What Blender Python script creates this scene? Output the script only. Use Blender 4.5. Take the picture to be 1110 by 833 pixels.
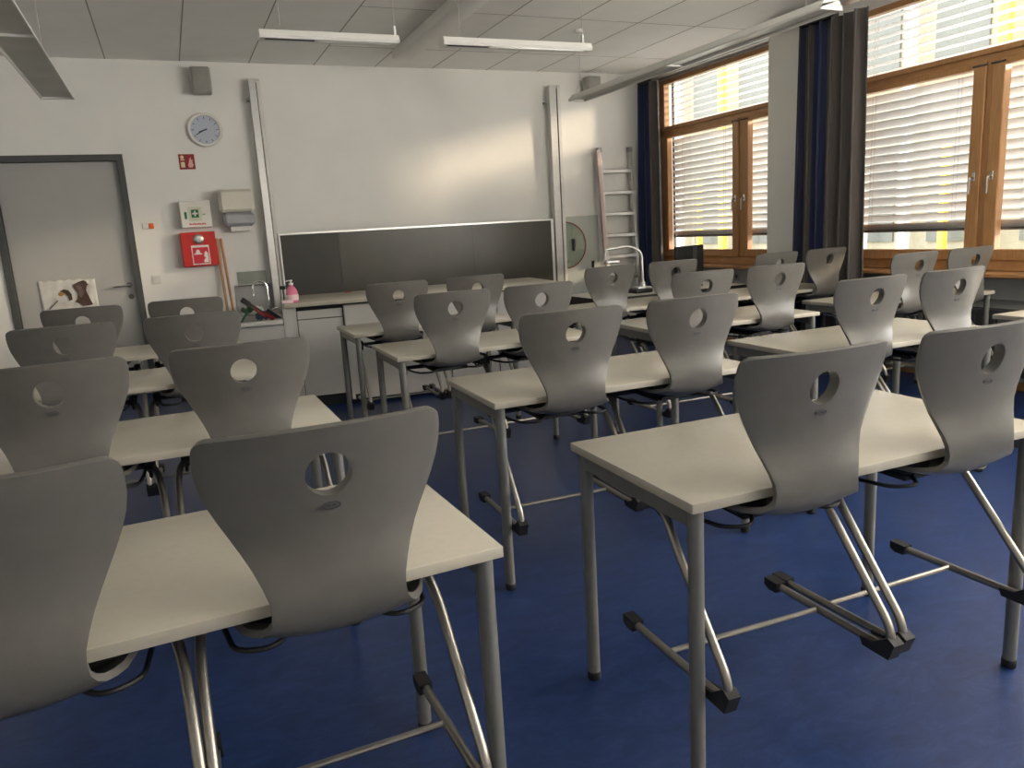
import bpy, bmesh, math, random
from mathutils import Vector, Matrix
random.seed(7)
for o in list(bpy.data.objects): bpy.data.objects.remove(o)
S = bpy.context.scene; C = S.collection
PI = math.pi

# ------------------------------------------------------------------ camera
cam = bpy.data.cameras.new('camera'); camo = bpy.data.objects.new('camera', cam); C.objects.link(camo)
Rv = Vector((0.91160078, -0.40696738, -0.05797909)); Uv = Vector((0.13340992, 0.1594837, 0.97814454)); Fv = Vector((0.3888262, 0.89941231, -0.19967895))
M = Matrix((Rv, Uv, -Fv)).transposed().to_4x4(); M.translation = Vector((0, 0, 1.3873)); camo.matrix_world = M
cam.sensor_width = 36; cam.lens = 825.69 / 1110 * 36; cam.clip_start = .02
S.camera = camo

# ------------------------------------------------------------------ world, sun, daylight
w = bpy.data.worlds.new('sky'); S.world = w; w.use_nodes = True
wn = w.node_tree.nodes; wl = w.node_tree.links; wn.clear()
wo = wn.new('ShaderNodeOutputWorld'); bg = wn.new('ShaderNodeBackground'); tc = wn.new('ShaderNodeTexCoord')
sx = wn.new('ShaderNodeSeparateXYZ'); rp = wn.new('ShaderNodeValToRGB')
rp.color_ramp.elements[0].position = .45; rp.color_ramp.elements[0].color = (.76, .73, .66, 1)
rp.color_ramp.elements[1].position = .75; rp.color_ramp.elements[1].color = (.90, .93, .97, 1)
mr = wn.new('ShaderNodeMapRange'); mr.inputs[1].default_value = -1; mr.inputs[2].default_value = 1
wl.new(tc.outputs['Generated'], sx.inputs[0]); wl.new(sx.outputs['Z'], mr.inputs[0]); wl.new(mr.outputs[0], rp.inputs[0])
wl.new(rp.outputs[0], bg.inputs[0]); wl.new(bg.outputs[0], wo.inputs[0])
bg.inputs[1].default_value = 4.6

def sun(strength, d, angle, color):
    l = bpy.data.lights.new('sun', 'SUN'); l.energy = strength; l.angle = angle; l.color = color
    o = bpy.data.objects.new('sun', l); C.objects.link(o); o.rotation_euler = Vector(d).to_track_quat('-Z', 'Y').to_euler(); o.location = (12, -2, 6)
sun(4.2, (-1.5, 1, -.36), math.radians(7), (1, .80, .56))

def area(loc, d, sx_, sy_, power, color, portal=False):
    l = bpy.data.lights.new('daylight_helper', 'AREA'); l.shape = 'RECTANGLE'; l.size = sx_; l.size_y = sy_; l.energy = power; l.color = color
    if portal: l.cycles.is_portal = True
    o = bpy.data.objects.new('daylight_helper', l); C.objects.link(o); o.location = loc
    z = -Vector(d).normalized(); y = Vector((0, 0, 1)); x = y.cross(z).normalized(); y = z.cross(x)
    o.rotation_euler = Matrix((x, y, z)).transposed().to_euler()
# daylight stand-ins: lamps added inside the closed blinds of unseen windows
area((5.69, 1.45, 2.0), (-1, .12, .15), 2.1, 1.9, 185, (1, .97, .90))
area((5.69, -1.25, 2.0), (-1, .1, 1.8), 2.1, 1.9, 400, (1, .97, .90))  # added lamp, tilted steeply up to brighten the ceiling
for yy in (6.9, 4.2): area((5.70, yy, 1.95), (-1, 0, 0), 2.2, 2.1, 1, (1, 1, 1), True)

S.view_settings.view_transform = 'Standard'; S.view_settings.look = 'None'
S.view_settings.gamma = 1; S.view_settings.use_curve_mapping = False
S.view_settings.exposure = 0.35

# ------------------------------------------------------------------ materials
def mat(name, col, rough=.5, metal=0.0, var=.06, scale=12, bump=0.0, bscale=200, coat=0, spec=.5, stretch=None, col2=None, trans=0, detail=4):
    m = bpy.data.materials.new(name); m.use_nodes = True; nt = m.node_tree; n = nt.nodes; l = nt.links
    b = n['Principled BSDF']; t = n.new('ShaderNodeTexCoord'); mp = n.new('ShaderNodeMapping'); l.new(t.outputs['Object'], mp.inputs[0])
    if stretch: mp.inputs['Scale'].default_value = stretch
    nz = n.new('ShaderNodeTexNoise'); nz.inputs['Scale'].default_value = scale; nz.inputs['Detail'].default_value = detail; l.new(mp.outputs[0], nz.inputs[0])
    r = n.new('ShaderNodeValToRGB'); r.color_ramp.elements[0].position = .3; r.color_ramp.elements[1].position = .7
    c2 = col2 if col2 else tuple(min(1, c * (1 + var)) for c in col)
    c1 = col if col2 else tuple(c * (1 - var) for c in col)
    r.color_ramp.elements[0].color = (*c1, 1); r.color_ramp.elements[1].color = (*c2, 1)
    l.new(nz.outputs['Fac'], r.inputs[0]); l.new(r.outputs[0], b.inputs['Base Color'])
    b.inputs['Roughness'].default_value = rough; b.inputs['Metallic'].default_value = metal
    b.inputs['Specular IOR Level'].default_value = spec
    if coat: b.inputs['Coat Weight'].default_value = coat; b.inputs['Coat Roughness'].default_value = .1
    if trans: b.inputs['Transmission Weight'].default_value = trans
    if bump:
        n2 = n.new('ShaderNodeTexNoise'); n2.inputs['Scale'].default_value = bscale; l.new(t.outputs['Object'], n2.inputs[0])
        bp = n.new('ShaderNodeBump'); bp.inputs['Strength'].default_value = bump; bp.inputs['Distance'].default_value = .002
        l.new(n2.outputs['Fac'], bp.inputs['Height']); l.new(bp.outputs[0], b.inputs['Normal'])
    return m
WALL = mat('wall_paint', (.83, .82, .78), .75, var=.02, scale=3, bump=.15, bscale=260)
CEILM = mat('ceiling_tile', (.90, .89, .85), .85, var=.02, scale=5, bump=.2, bscale=400)
GROOVE = mat('ceiling_joint', (.32, .31, .28), .9)
SHELL = mat('grey_shell', (.122, .117, .104), .36, var=.05, scale=25, bump=.12, bscale=500)
SHELLSEAM = mat('emblem_grey', (.05, .055, .07), .5)
BLACK = mat('black_rubber', (.012, .012, .013), .55, var=.2)
STEEL = mat('satin_chrome', (.34, .32, .285), .33, .9, var=.05, scale=40)
LEGM = mat('grey_powder_coat', (.20, .20, .185), .42, .35, var=.05, scale=40)
TOP = mat('cream_laminate', (.54, .50, .41), .26, var=.02, scale=60, spec=.5)
TOPE = mat('cream_edge', (.43, .40, .33), .5, var=.03, scale=30)
WOOD = mat('golden_timber', (.40, .195, .070), .42, col2=(.52, .28, .115), scale=9, stretch=(9, 1, 1), coat=.2)
WOODV = mat('golden_timber_upright', (.40, .195, .070), .42, col2=(.52, .28, .115), scale=9, stretch=(9, 9, .7), coat=.2)
WHITE = mat('white_lacquer', (.66, .65, .61), .4, var=.02)
CREAM = mat('cream_plastic', (.66, .63, .55), .35, var=.02)
GREYP = mat('grey_plastic', (.30, .30, .30), .5, var=.04)
SPEAK = mat('speaker_grey', (.36, .35, .32), .6, var=.05)
ALU = mat('aluminium', (.55, .55, .53), .35, .85, var=.04, scale=30)
CHROME = mat('chrome', (.75, .75, .74), .12, 1)
CAB = mat('cabinet_grey_white', (.56, .55, .52), .45, var=.02)
DARKG = mat('dark_grey', (.05, .05, .052), .6)
RED = mat('alarm_red', (.55, .02, .015), .4)
DRED = mat('deep_red', (.28, .012, .012), .45)
SIGNW = mat('sign_white', (.75, .73, .68), .5)
SIGNG = mat('sign_green', (.01, .16, .07), .5)
YEL = mat('pale_yellow', (.80, .56, .10), .6)
ORANGE = mat('orange_lamp', (.75, .12, .02), .4)
DOORM = mat('door_grey', (.42, .42, .40), .5, var=.02, scale=4)
DFRAME = mat('door_frame_grey', (.075, .078, .078), .5, var=.05)
PINK = mat('pink_soap', (.78, .20, .34), .25, var=.05)
PINKL = mat('pale_pink_label', (.85, .62, .62), .4)
BROOMW = mat('broom_wood', (.40, .20, .09), .5, col2=(.5, .27, .13), scale=10, stretch=(6, 6, .5))
GREENP = mat('green_plastic', (.012, .12, .055), .4)
BLUEC = mat('blue_grey_cloth', (.10, .15, .26), .8)
PANELM = mat('pale_green_panel', (.52, .55, .50), .2, var=.02)
BOARDM = mat('blackboard_enamel', (.036, .034, .025), .5, var=.10, scale=4)
BOARDG = mat('blackboard_gloss', (.060, .058, .043), .30, var=.12, scale=3, spec=.35)
LAMPM = mat('lamp_white_metal', (.74, .73, .69), .4, var=.02)
LOUV = mat('lamp_louvre', (.45, .45, .40), .3, .5, var=.1, scale=4)
SLATM = mat('blind_slat_grey', (.80, .80, .79), .45, var=.02)
ASPH = mat('yard_ground', (.50, .48, .44), .9)
FACW = mat('facade_cream', (.40, .37, .27), .8)
FACG = mat('facade_window', (.16, .17, .15), .3)

def floor_mat():
    m = bpy.data.materials.new('blue_linoleum'); m.use_nodes = True; n = m.node_tree.nodes; l = m.node_tree.links; b = n['Principled BSDF']
    t = n.new('ShaderNodeTexCoord'); mp = n.new('ShaderNodeMapping'); mp.inputs['Scale'].default_value = (1, 2.2, 1); mp.inputs['Rotation'].default_value = (0, 0, .5)
    l.new(t.outputs['Object'], mp.inputs[0])
    a = n.new('ShaderNodeTexNoise'); a.inputs['Scale'].default_value = 6; a.inputs['Detail'].default_value = 10; a.inputs['Roughness'].default_value = .82; a.inputs['Distortion'].default_value = .9
    l.new(mp.outputs[0], a.inputs[0])
    r = n.new('ShaderNodeValToRGB'); e = r.color_ramp.elements; e[0].position = .30; e[0].color = (.005, .017, .068, 1); e[1].position = .72; e[1].color = (.032, .064, .185, 1)
    x = e.new(.5); x.color = (.012, .034, .125, 1)
    l.new(a.outputs['Fac'], r.inputs[0]); l.new(r.outputs[0], b.inputs['Base Color'])
    rr = n.new('ShaderNodeMapRange'); rr.inputs[3].default_value = .26; rr.inputs[4].default_value = .42; l.new(a.outputs['Fac'], rr.inputs[0]); l.new(rr.outputs[0], b.inputs['Roughness'])
    b2 = n.new('ShaderNodeTexNoise'); b2.inputs['Scale'].default_value = 2.2; b2.inputs['Detail'].default_value = 5; l.new(t.outputs['Object'], b2.inputs[0])
    bp = n.new('ShaderNodeBump'); bp.inputs['Strength'].default_value = .25; bp.inputs['Distance'].default_value = .01; l.new(b2.outputs['Fac'], bp.inputs['Height']); l.new(bp.outputs[0], b.inputs['Normal'])
    return m
FLOORM = floor_mat()

def glass_mat(name, tint=(1, 1, 1), k=.07):
    m = bpy.data.materials.new(name); m.use_nodes = True; n = m.node_tree.nodes; l = m.node_tree.links; n.clear()
    o = n.new('ShaderNodeOutputMaterial'); t = n.new('ShaderNodeBsdfTransparent'); t.inputs[0].default_value = (*tint, 1)
    g = n.new('ShaderNodeBsdfGlossy'); g.inputs['Roughness'].default_value = .03; x = n.new('ShaderNodeMixShader'); x.inputs[0].default_value = k
    l.new(t.outputs[0], x.inputs[1]); l.new(g.outputs[0], x.inputs[2]); l.new(x.outputs[0], o.inputs[0]); return m
GLASS = glass_mat('window_glass')
ACRYL = glass_mat('clear_acrylic', (.93, .97, .94), .10)

def curtain_mat():
    m = bpy.data.materials.new('striped_curtain'); m.use_nodes = True; n = m.node_tree.nodes; l = m.node_tree.links; b = n['Principled BSDF']
    t = n.new('ShaderNodeTexCoord'); s = n.new('ShaderNodeSeparateXYZ'); l.new(t.outputs['UV'], s.inputs[0])
    mu = n.new('ShaderNodeMath'); mu.operation = 'FRACT'; l.new(s.outputs['X'], mu.inputs[0])
    r = n.new('ShaderNodeValToRGB'); r.color_ramp.interpolation = 'CONSTANT'; e = r.color_ramp.elements
    e[0].position = 0; e[0].color = (.010, .016, .055, 1); e[1].position = .10; e[1].color = (.085, .073, .066, 1)
    a = e.new(.24); a.color = (.012, .024, .095, 1); a = e.new(.42); a.color = (.090, .077, .070, 1)
    l.new(mu.outputs[0], r.inputs[0])
    nz = n.new('ShaderNodeTexNoise'); nz.inputs['Scale'].default_value = 300; l.new(t.outputs['UV'], nz.inputs[0])
    bp = n.new('ShaderNodeBump'); bp.inputs['Strength'].default_value = .2; bp.inputs['Distance'].default_value = .002; l.new(nz.outputs['Fac'], bp.inputs['Height']); l.new(bp.outputs[0], b.inputs['Normal'])
    l.new(r.outputs[0], b.inputs['Base Color']); b.inputs['Roughness'].default_value = .75; b.inputs['Sheen Weight'].default_value = .3
    return m
CURT = curtain_mat()

# ------------------------------------------------------------------ mesh helpers
def bx(bm, x0, x1, y0, y1, z0, z1, bev=0, seg=1, mi=0, mtx=None):
    r = bmesh.ops.create_cube(bm, size=1); v = r['verts']
    for q in v: q.co = Vector(((x0 + x1) / 2 + q.co.x * (x1 - x0), (y0 + y1) / 2 + q.co.y * (y1 - y0), (z0 + z1) / 2 + q.co.z * (z1 - z0)))
    fs = set(f for q in v for f in q.link_faces)
    if bev:
        es = list(set(e for q in v for e in q.link_edges))
        r2 = bmesh.ops.bevel(bm, geom=es, offset=bev, segments=seg, affect='EDGES', profile=.5)
        fs = set(r2['faces']) | set(f for f in fs if f.is_valid)
        vs = set(q for f in fs for q in f.verts)
    else: vs = set(v)
    for f in fs:
        if f.is_valid: f.material_index = mi
    if mtx:
        for q in vs: q.co = mtx @ q.co
def tube(bm, pts, rad, n=10, mi=0, cap=True):
    pts = [Vector(p) for p in pts]; rings = []; up = None
    for i, p in enumerate(pts):
        if i == 0: t = pts[1] - p
        elif i == len(pts) - 1: t = p - pts[i - 1]
        else: t = (pts[i + 1] - p).normalized() + (p - pts[i - 1]).normalized()
        t.normalize()
        if up is None:
            a = Vector((0, 0, 1)) if abs(t.z) < .9 else Vector((1, 0, 0)); x = t.cross(a).normalized()
        else: x = (up - t * up.dot(t)).normalized()
        up = x; y = t.cross(x); rr = rad[i] if isinstance(rad, (list, tuple)) else rad
        rings.append([bm.verts.new(p + (x * math.cos(2 * PI * k / n) + y * math.sin(2 * PI * k / n)) * rr) for k in range(n)])
    for a, b in zip(rings, rings[1:]):
        for k in range(n):
            f = bm.faces.new((a[k], a[(k + 1) % n], b[(k + 1) % n], b[k])); f.material_index = mi
    if cap: bm.faces.new(rings[0][::-1]).material_index = mi; bm.faces.new(rings[-1]).material_index = mi
def smooth_path(pts, rad=.05, n=5):
    pts = [Vector(p) for p in pts]; out = [pts[0]]
    for i in range(1, len(pts) - 1):
        a, b, c = pts[i - 1], pts[i], pts[i + 1]; r = min(rad, (a - b).length * .45, (c - b).length * .45)
        p = b + (a - b).normalized() * r; q = b + (c - b).normalized() * r
        for k in range(n + 1):
            t = k / n; out.append(p * (1 - t) ** 2 + b * 2 * t * (1 - t) + q * t * t)
    out.append(pts[-1]); return out
def lathe(bm, prof, n=24, c=(0, 0, 0), axis='Z', mi=0):
    rings = []; c = Vector(c)
    for r, h in prof:
        ring = []
        for k in range(n):
            a = 2 * PI * k / n; u, v = r * math.cos(a), r * math.sin(a)
            p = {'Z': (u, v, h), 'Y': (u, h, v), 'X': (h, u, v)}[axis]; ring.append(bm.verts.new(c + Vector(p)))
        rings.append(ring)
    for a, b in zip(rings, rings[1:]):
        for k in range(n): bm.faces.new((a[k], a[(k + 1) % n], b[(k + 1) % n], b[k])).material_index = mi
    if prof[0][0] > 1e-5: bm.faces.new(rings[0][::-1]).material_index = mi
    if prof[-1][0] > 1e-5: bm.faces.new(rings[-1]).material_index = mi
def prism(bm, poly, t0, t1, axis='Y', mi=0):
    f3 = (lambda u, v, h: (u, h, v)) if axis == 'Y' else ((lambda u, v, h: (h, u, v)) if axis == 'X' else (lambda u, v, h: (u, v, h)))
    a = [bm.verts.new(f3(u, v, t0)) for u, v in poly]; b = [bm.verts.new(f3(u, v, t1)) for u, v in poly]
    bm.faces.new(a).material_index = mi; bm.faces.new(b[::-1]).material_index = mi
    for i in range(len(poly)):
        j = (i + 1) % len(poly); bm.faces.new((a[i], b[i], b[j], a[j])).material_index = mi
def B(): return bmesh.new()
def obj(name, bm, m, parent=None, off=(0, 0, 0), smooth=True, loc=None, recalc=True):
    if off != (0, 0, 0): bmesh.ops.translate(bm, verts=bm.verts, vec=-Vector(off))
    if recalc: bmesh.ops.recalc_face_normals(bm, faces=bm.faces)
    else: bm.normal_update()
    me = bpy.data.meshes.new(name); bm.to_mesh(me); bm.free()
    for x in (m if isinstance(m, (list, tuple)) else [m]): me.materials.append(x)
    if smooth:
        for p in me.polygons: p.use_smooth = True
        me.set_sharp_from_angle(angle=math.radians(35))
    o = bpy.data.objects.new(name, me); C.objects.link(o)
    if parent: o.parent = parent
    if loc: o.location = loc
    return o
def thing(name, label, cat, loc=(0, 0, 0), rotz=0, group=None):
    o = bpy.data.objects.new(name, None); C.objects.link(o); o.empty_display_size = .1
    o.location = loc; o.rotation_euler = (0, 0, rotz); o['label'] = label; o['category'] = cat
    if group: o['group'] = group
    return o
def tag(o, label, cat, group=None):
    o['label'] = label; o['category'] = cat
    if group: o['group'] = group
    return o
def struct(name, bm, m, parent=None, smooth=False):
    o = obj(name, bm, m, parent, smooth=smooth)
    if parent is None: o['kind'] = 'structure'
    return o
def dup(root, loc, rotz, label):
    r = root.copy(); C.objects.link(r); r.location = loc; r.rotation_euler = (0, 0, rotz); r['label'] = label
    for ch in list(root.children):
        c = ch.copy(); C.objects.link(c); c.parent = r
        for g in ch.children:
            d = g.copy(); C.objects.link(d); d.parent = c
    return r

# ------------------------------------------------------------------ room shell
YB, XW, ZC, XL, YF = 8.15, 5.60, 3.10, -3.2, -3.0
b = B(); bx(b, XL, XW + .3, YF, YB + .2, -.1, 0); struct('floor', b, FLOORM)
b = B(); bx(b, XL, XW + .3, YF, YB + .2, ZC, ZC + .15)
# tile joints: narrow recessed-looking strips between the long ceiling panels
for k in range(-5, 10):
    x = .335 + k * .62
    if XL < x < XW: bx(b, x - .004, x + .004, YF, YB, ZC - .0015, ZC + .01, mi=1)
for k in range(7):
    y = 7.35 - k * 1.25
    bx(b, 1.575, XW, y - .003, y + .003, ZC - .0015, ZC + .01, mi=1)
struct('ceiling', b, [CEILM, GROOVE])
DX0, DX1, DZ = -1.36, -.265, 2.27
b = B(); bx(b, XL - .15, DX0, YB, YB + .2, 0, ZC); bx(b, DX1, XW + .3, YB, YB + .2, 0, ZC); bx(b, DX0, DX1, YB, YB + .2, DZ, ZC); bx(b, DX0, DX1, YB + .16, YB + .2, 0, DZ)
struct('wall_back', b, WALL)
b = B(); bx(b, XL - .15, XL, YF, YB, 0, ZC); struct('wall_left', b, WALL)
b = B(); bx(b, XL - .15, XW + .3, YF - .15, YF, 0, ZC); struct('wall_front', b, WALL)
wins = [(5.92, 8.0), (3.12, 5.30), (.38, 2.52), (-2.32, -.18)]
b = B(); bx(b, XW, XW + .26, YF, YB, 0, .87); bx(b, XW, XW + .26, YF, YB, 2.99, ZC)
prev = YB
for y0, y1 in wins:
    bx(b, XW, XW + .26, y1, prev, .87, 2.99); prev = y0
bx(b, XW, XW + .26, YF, prev, .87, 2.99)
struct('wall_right', b, WALL)
b = B(); bx(b, 5.35, XW, 5.34, 5.905, 0, ZC, bev=.004); struct('trim_1', b, WALL)            # the pillar between the two windows
b = B(); bx(b, XW - .014, XW, YF, 5.34, 0, .06); bx(b, XW - .014, XW, 5.905, YB, 0, .06); struct('baseboard_right', b, WOOD)
b = B(); bx(b, XL, DX0, YB - .012, YB, 0, .06); bx(b, DX1, XW - .014, YB - .012, YB, 0, .06); struct('baseboard_back', b, GREYP)

# door
d = bpy.data.objects.new('door_1', None); C.objects.link(d); d.location = (-.81, YB, 0); d['kind'] = 'structure'
off = (-.81, YB, 0)
b = B(); bx(b, DX0, DX0 + .055, YB - .02, YB + .14, 0, DZ); bx(b, DX1 - .055, DX1, YB - .02, YB + .14, 0, DZ); bx(b, DX0 + .055, DX1 - .055, YB - .02, YB + .14, DZ - .055, DZ)
obj('door_frame', b, DFRAME, d, off)
b = B(); bx(b, DX0 + .058, DX1 - .058, YB + .045, YB + .09, .006, DZ - .058, bev=.003); leaf = obj('door_leaf', b, DOORM, d, off)
b = B(); tube(b, smooth_path([(-.375, YB + .048, 1.07), (-.375, YB - .005, 1.07), (-.51, YB - .005, 1.065)], .02), .010, 10)
lathe(b, [(.026, .040), (.026, .046)], 20, (-.375, YB, 1.07), 'Y'); lathe(b, [(.024, .040), (.024, .046)], 20, (-.375, YB, .96), 'Y'); obj('door_handle', b, CHROME, d, off)

# windows
def window(i, y0, y1, mull, detail=True):
    e = bpy.data.objects.new('window_%d' % i, None); C.objects.link(e); e['kind'] = 'structure'
    yc = (y0 + y1) / 2; off = (XW, yc, .87); e.location = off
    X0, X1 = XW - .01, XW + .08
    zt, zb, zm0, zm1 = 2.955, 1.03, 2.335, 2.455
    b = B()
    bx(b, X0, X1, y0, y1, .87, .95, bev=.004); bx(b, X0, X1, y0, y1, zt - .005, 2.99, bev=.003)
    bx(b, X0, X1, y0, y1, 2.37, 2.42, bev=.003)
    obj('window_frame', b, WOOD, e, off)
    b = B()
    bx(b, X0, X1, y1 - .07, y1, .95, zt, bev=.004); bx(b, X0, X1, y0, y0 + .07, .95, zt, bev=.004); bx(b, X0, X1, mull - .025, mull + .025, .95, 2.37, bev=.004)
    obj('window_jambs', b, WOODV, e, off)
    def sash(a, c, z0, z1, wl, wb, nm, pane=True):
        g = .004; xi0, xi1 = XW - .028, XW + .045
        b = B()
        bx(b, xi0, xi1, a + g, a + wl, z0 + g, z1 - g, bev=.006); bx(b, xi0, xi1, c - wl, c - g, z0 + g, z1 - g, bev=.006)
        bx(b, xi0 + .001, xi1 - .001, a + wl - .006, c - wl + .006, z0 + g, z0 + wb, bev=.005); bx(b, xi0 + .001, xi1 - .001, a + wl - .006, c - wl + .006, z1 - wb * .55, z1 - g, bev=.005)
        s = obj(nm, b, WOODV, e, off)
        b = B(); bx(b, XW + .012, XW + .02, a + wl - .01, c - wl + .01, z0 + wb - .01, z1 - wb * .55 + .01); obj('pane', b, GLASS, s, smooth=False, off=off)
        return s
    s1 = sash(mull + .02, y1 - .065, .945, 2.375, .10, .085, 'sash'); s2 = sash(y0 + .065, mull - .02, .945, 2.375, .10, .085, 'sash')
    sash(y0 + .065, y1 - .065, 2.415, zt + .005, .05, .045, 'top_light')
    for s, yy in ((s1, mull + .07), (s2, mull - .07)):
        b = B(); tube(b, smooth_path([(XW - .026, yy, 1.56), (XW - .07, yy, 1.56), (XW - .07, yy, 1.44)], .018), .009, 8); bx(b, XW - .034, XW - .026, yy - .013, yy + .013, 1.53, 1.60, bev=.003)
        obj('window_handle', b, CHROME, s, off)
        b = B(); bx(b, XW - .036, XW - .026, yy - .055, yy + .055, 2.342, 2.356, bev=.003); obj('hinge', b, DARKG, s, off)
    return e
MU = [6.56, 3.90, 1.12, -1.58]
for i, ((y0, y1), m_) in enumerate(zip(wins, MU)): window(i + 1, y0, y1, m_)
b = B(); bx(b, XW - .20, XW - .012, 5.907, YB - .002, .838, .868, bev=.005); o = struct('trim_2', b, WOOD, smooth=True)
b = B(); bx(b, XW - .20, XW - .012, YF + .01, 5.338, .838, .868, bev=.005); o = struct('trim_3', b, WOOD, smooth=True)
# cable trunking under the sills, with sockets
def socket(bm, x, y, z, s=-1):
    bx(bm, x + s * .008, x, y - .04, y + .04, z - .04, z + .04, bev=.002); lathe(bm, [(.02, s * .0085), (.02, s * .004)], 14, (x, y, z), 'X', 1)
for nm, y0, y1, lab in (('cable_trunking', 5.93, 7.95, 'grey cable trunking on wall under far window'), ('cable_trunking', -2.5, 5.32, 'long grey cable trunking on wall under near window behind curtain')):
    b = B(); bx(b, XW - .07, XW - .001, y0, y1, .665, .825, bev=.004); t = tag(obj(nm, b, mat('trunk_grey', (.40, .40, .385), .5)), lab, 'trunking', None)
    for yy in ([6.55, 6.65] if y0 > 5 else [4.0, 3.3]):
        b = B(); socket(b, XW - .07, yy, .745); obj('socket', b, [GREYP, DARKG], t)
b = B()
bx(b, XW - .062, XW - .016, 5.95, 7.9, .28, .33); bx(b, XW - .16, XW - .02, 3.2, 5.2, .12, .60, bev=.01)
for k in range(28): bx(b, XW - .168, XW - .158, 3.24 + k * .07, 3.285 + k * .07, .14, .58, bev=.003)
bx(b, XW - .03, XW - .001, 4.0, 4.05, .2, .5); bx(b, XW - .03, XW - .001, 3.4, 3.45, .2, .5)
b.free()
b = B(); bx(b, XW - .13, XW - .03, 3.2, 5.2, .12, .60, bev=.01)
for k in range(28): bx(b, XW - .138, XW - .128, 3.24 + k * .07, 3.285 + k * .07, .14, .58, bev=.003)
bx(b, XW - .04, XW - .001, 4.0, 4.05, .2, .5); bx(b, XW - .04, XW - .001, 3.4, 3.45, .2, .5); bx(b, XW - .11, XW - .06, 3.3, 3.34, 0, .13); bx(b, XW - .11, XW - .06, 5.06, 5.1, 0, .13)
tag(obj('radiator', b, DARKG), 'dark radiator standing against wall below near window', 'radiator')

# outside: venetian blinds, yard and school wing opposite
def blind(y0, y1, lab, dark):
    XB = XW + .155
    t = thing('venetian_blind', lab, 'blind', (XB, (y0 + y1) / 2, 1.17), 0, None); off = (XB, (y0 + y1) / 2, 1.17)
    def slats(z0, z1, ang):
        b = B(); n = int((z1 - z0) / .072); w_ = .04
        for k in range(n + 1):
            z = z0 + k * .072; pr = []
            for j in range(7):
                s = -1 + 2 * j / 6; u = s * w_; v = .006 * (1 - s * s)
                # outer edge low, inner edge high when closed
                pr.append((XB - u * math.cos(ang) - v * math.sin(ang) * 0, z + u * math.sin(ang) + v * math.cos(ang)))
            vs = [[b.verts.new((x, yy, zz)) for x, zz in pr] for yy in (y0, y1)]
            for j in range(6): b.faces.new((vs[0][j], vs[0][j + 1], vs[1][j + 1], vs[1][j]))
        return b
    o = obj('slats', slats(1.21, 2.29, math.radians(49 if not dark else 52)), SLATM, t, off)
    md = o.modifiers.new('thick', 'SOLIDIFY'); md.thickness = .0008
    o = obj('slats', slats(2.50, 2.96, math.radians(6 if not dark else 50)), SLATM, t, off)
    md = o.modifiers.new('thick', 'SOLIDIFY'); md.thickness = .0008
    b = B(); bx(b, XB - .03, XB + .03, y0, y1, 1.165, 1.185, bev=.004); obj('bottom_rail', b, DARKG, t, off)
    for k in (.12, .5, .88):
        yy = y0 + (y1 - y0) * k
        b = B(); tube(b, [(XB - .036, yy, 1.18), (XB - .036, yy, 2.99)], .0012, 5); tube(b, [(XB - .036, yy + .03, 1.18), (XB - .036, yy + .03, 2.99)], .0012, 5); obj('ladder_cord', b, GREYP, t, off)
    for yy in (y0 - .01, y1 + .01):
        b = B(); bx(b, XB - .015, XB + .015, yy - .006, yy + .006, .97, 2.99); obj('guide_rail', b, DARKG, t, off)
blind(5.97, 7.95, 'lowered grey venetian blind outside far window next to ladder corner', 0)
blind(3.17, 5.25, 'lowered grey venetian blind outside near window at right edge', 0)
b = B(); bx(b, 6.2, 40, -25, 45, -.3, -.15); struct('ground', b, ASPH)
fac = thing('building', 'cream school wing with yellow posts seen below blinds through windows', 'building', (15, 10, -.15))
b = B(); bx(b, 15, 17, 6, 42, -.15, 9); obj('wall', b, FACW, fac, (15, 10, -.15), False)
for k in range(18):
    y = 6.5 + k * 2.0
    b = B(); bx(b, 14.95, 14.99, y, y + 1.15, .6, 2.6); obj('window', b, FACG, fac, (15, 10, -.15), False)
    b = B(); bx(b, 14.95, 14.99, y, y + 1.15, 3.9, 5.9); obj('window', b, FACG, fac, (15, 10, -.15), False)
    b = B(); bx(b, 14.6, 14.75, y + .5, y + .62, -.15, 2.6); obj('post', b, SIGNW if k % 2 else YEL, fac, (15, 10, -.15), False)
    b = B(); bx(b, 14.6, 14.75, y + 1.4, y + 1.6, -.15, 6.5); obj('post', b, YEL if k % 2 else SIGNW, fac, (15, 10, -.15), False)

blind(.43, 2.47, 'unseen closed venetian blind added to block sun, window beside camera', 1)  # out-of-view blinds added with all slats closed to keep sun off the chairs
blind(-2.27, -.23, 'unseen closed venetian blind added to block sun, rearmost window behind camera', 1)
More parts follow.
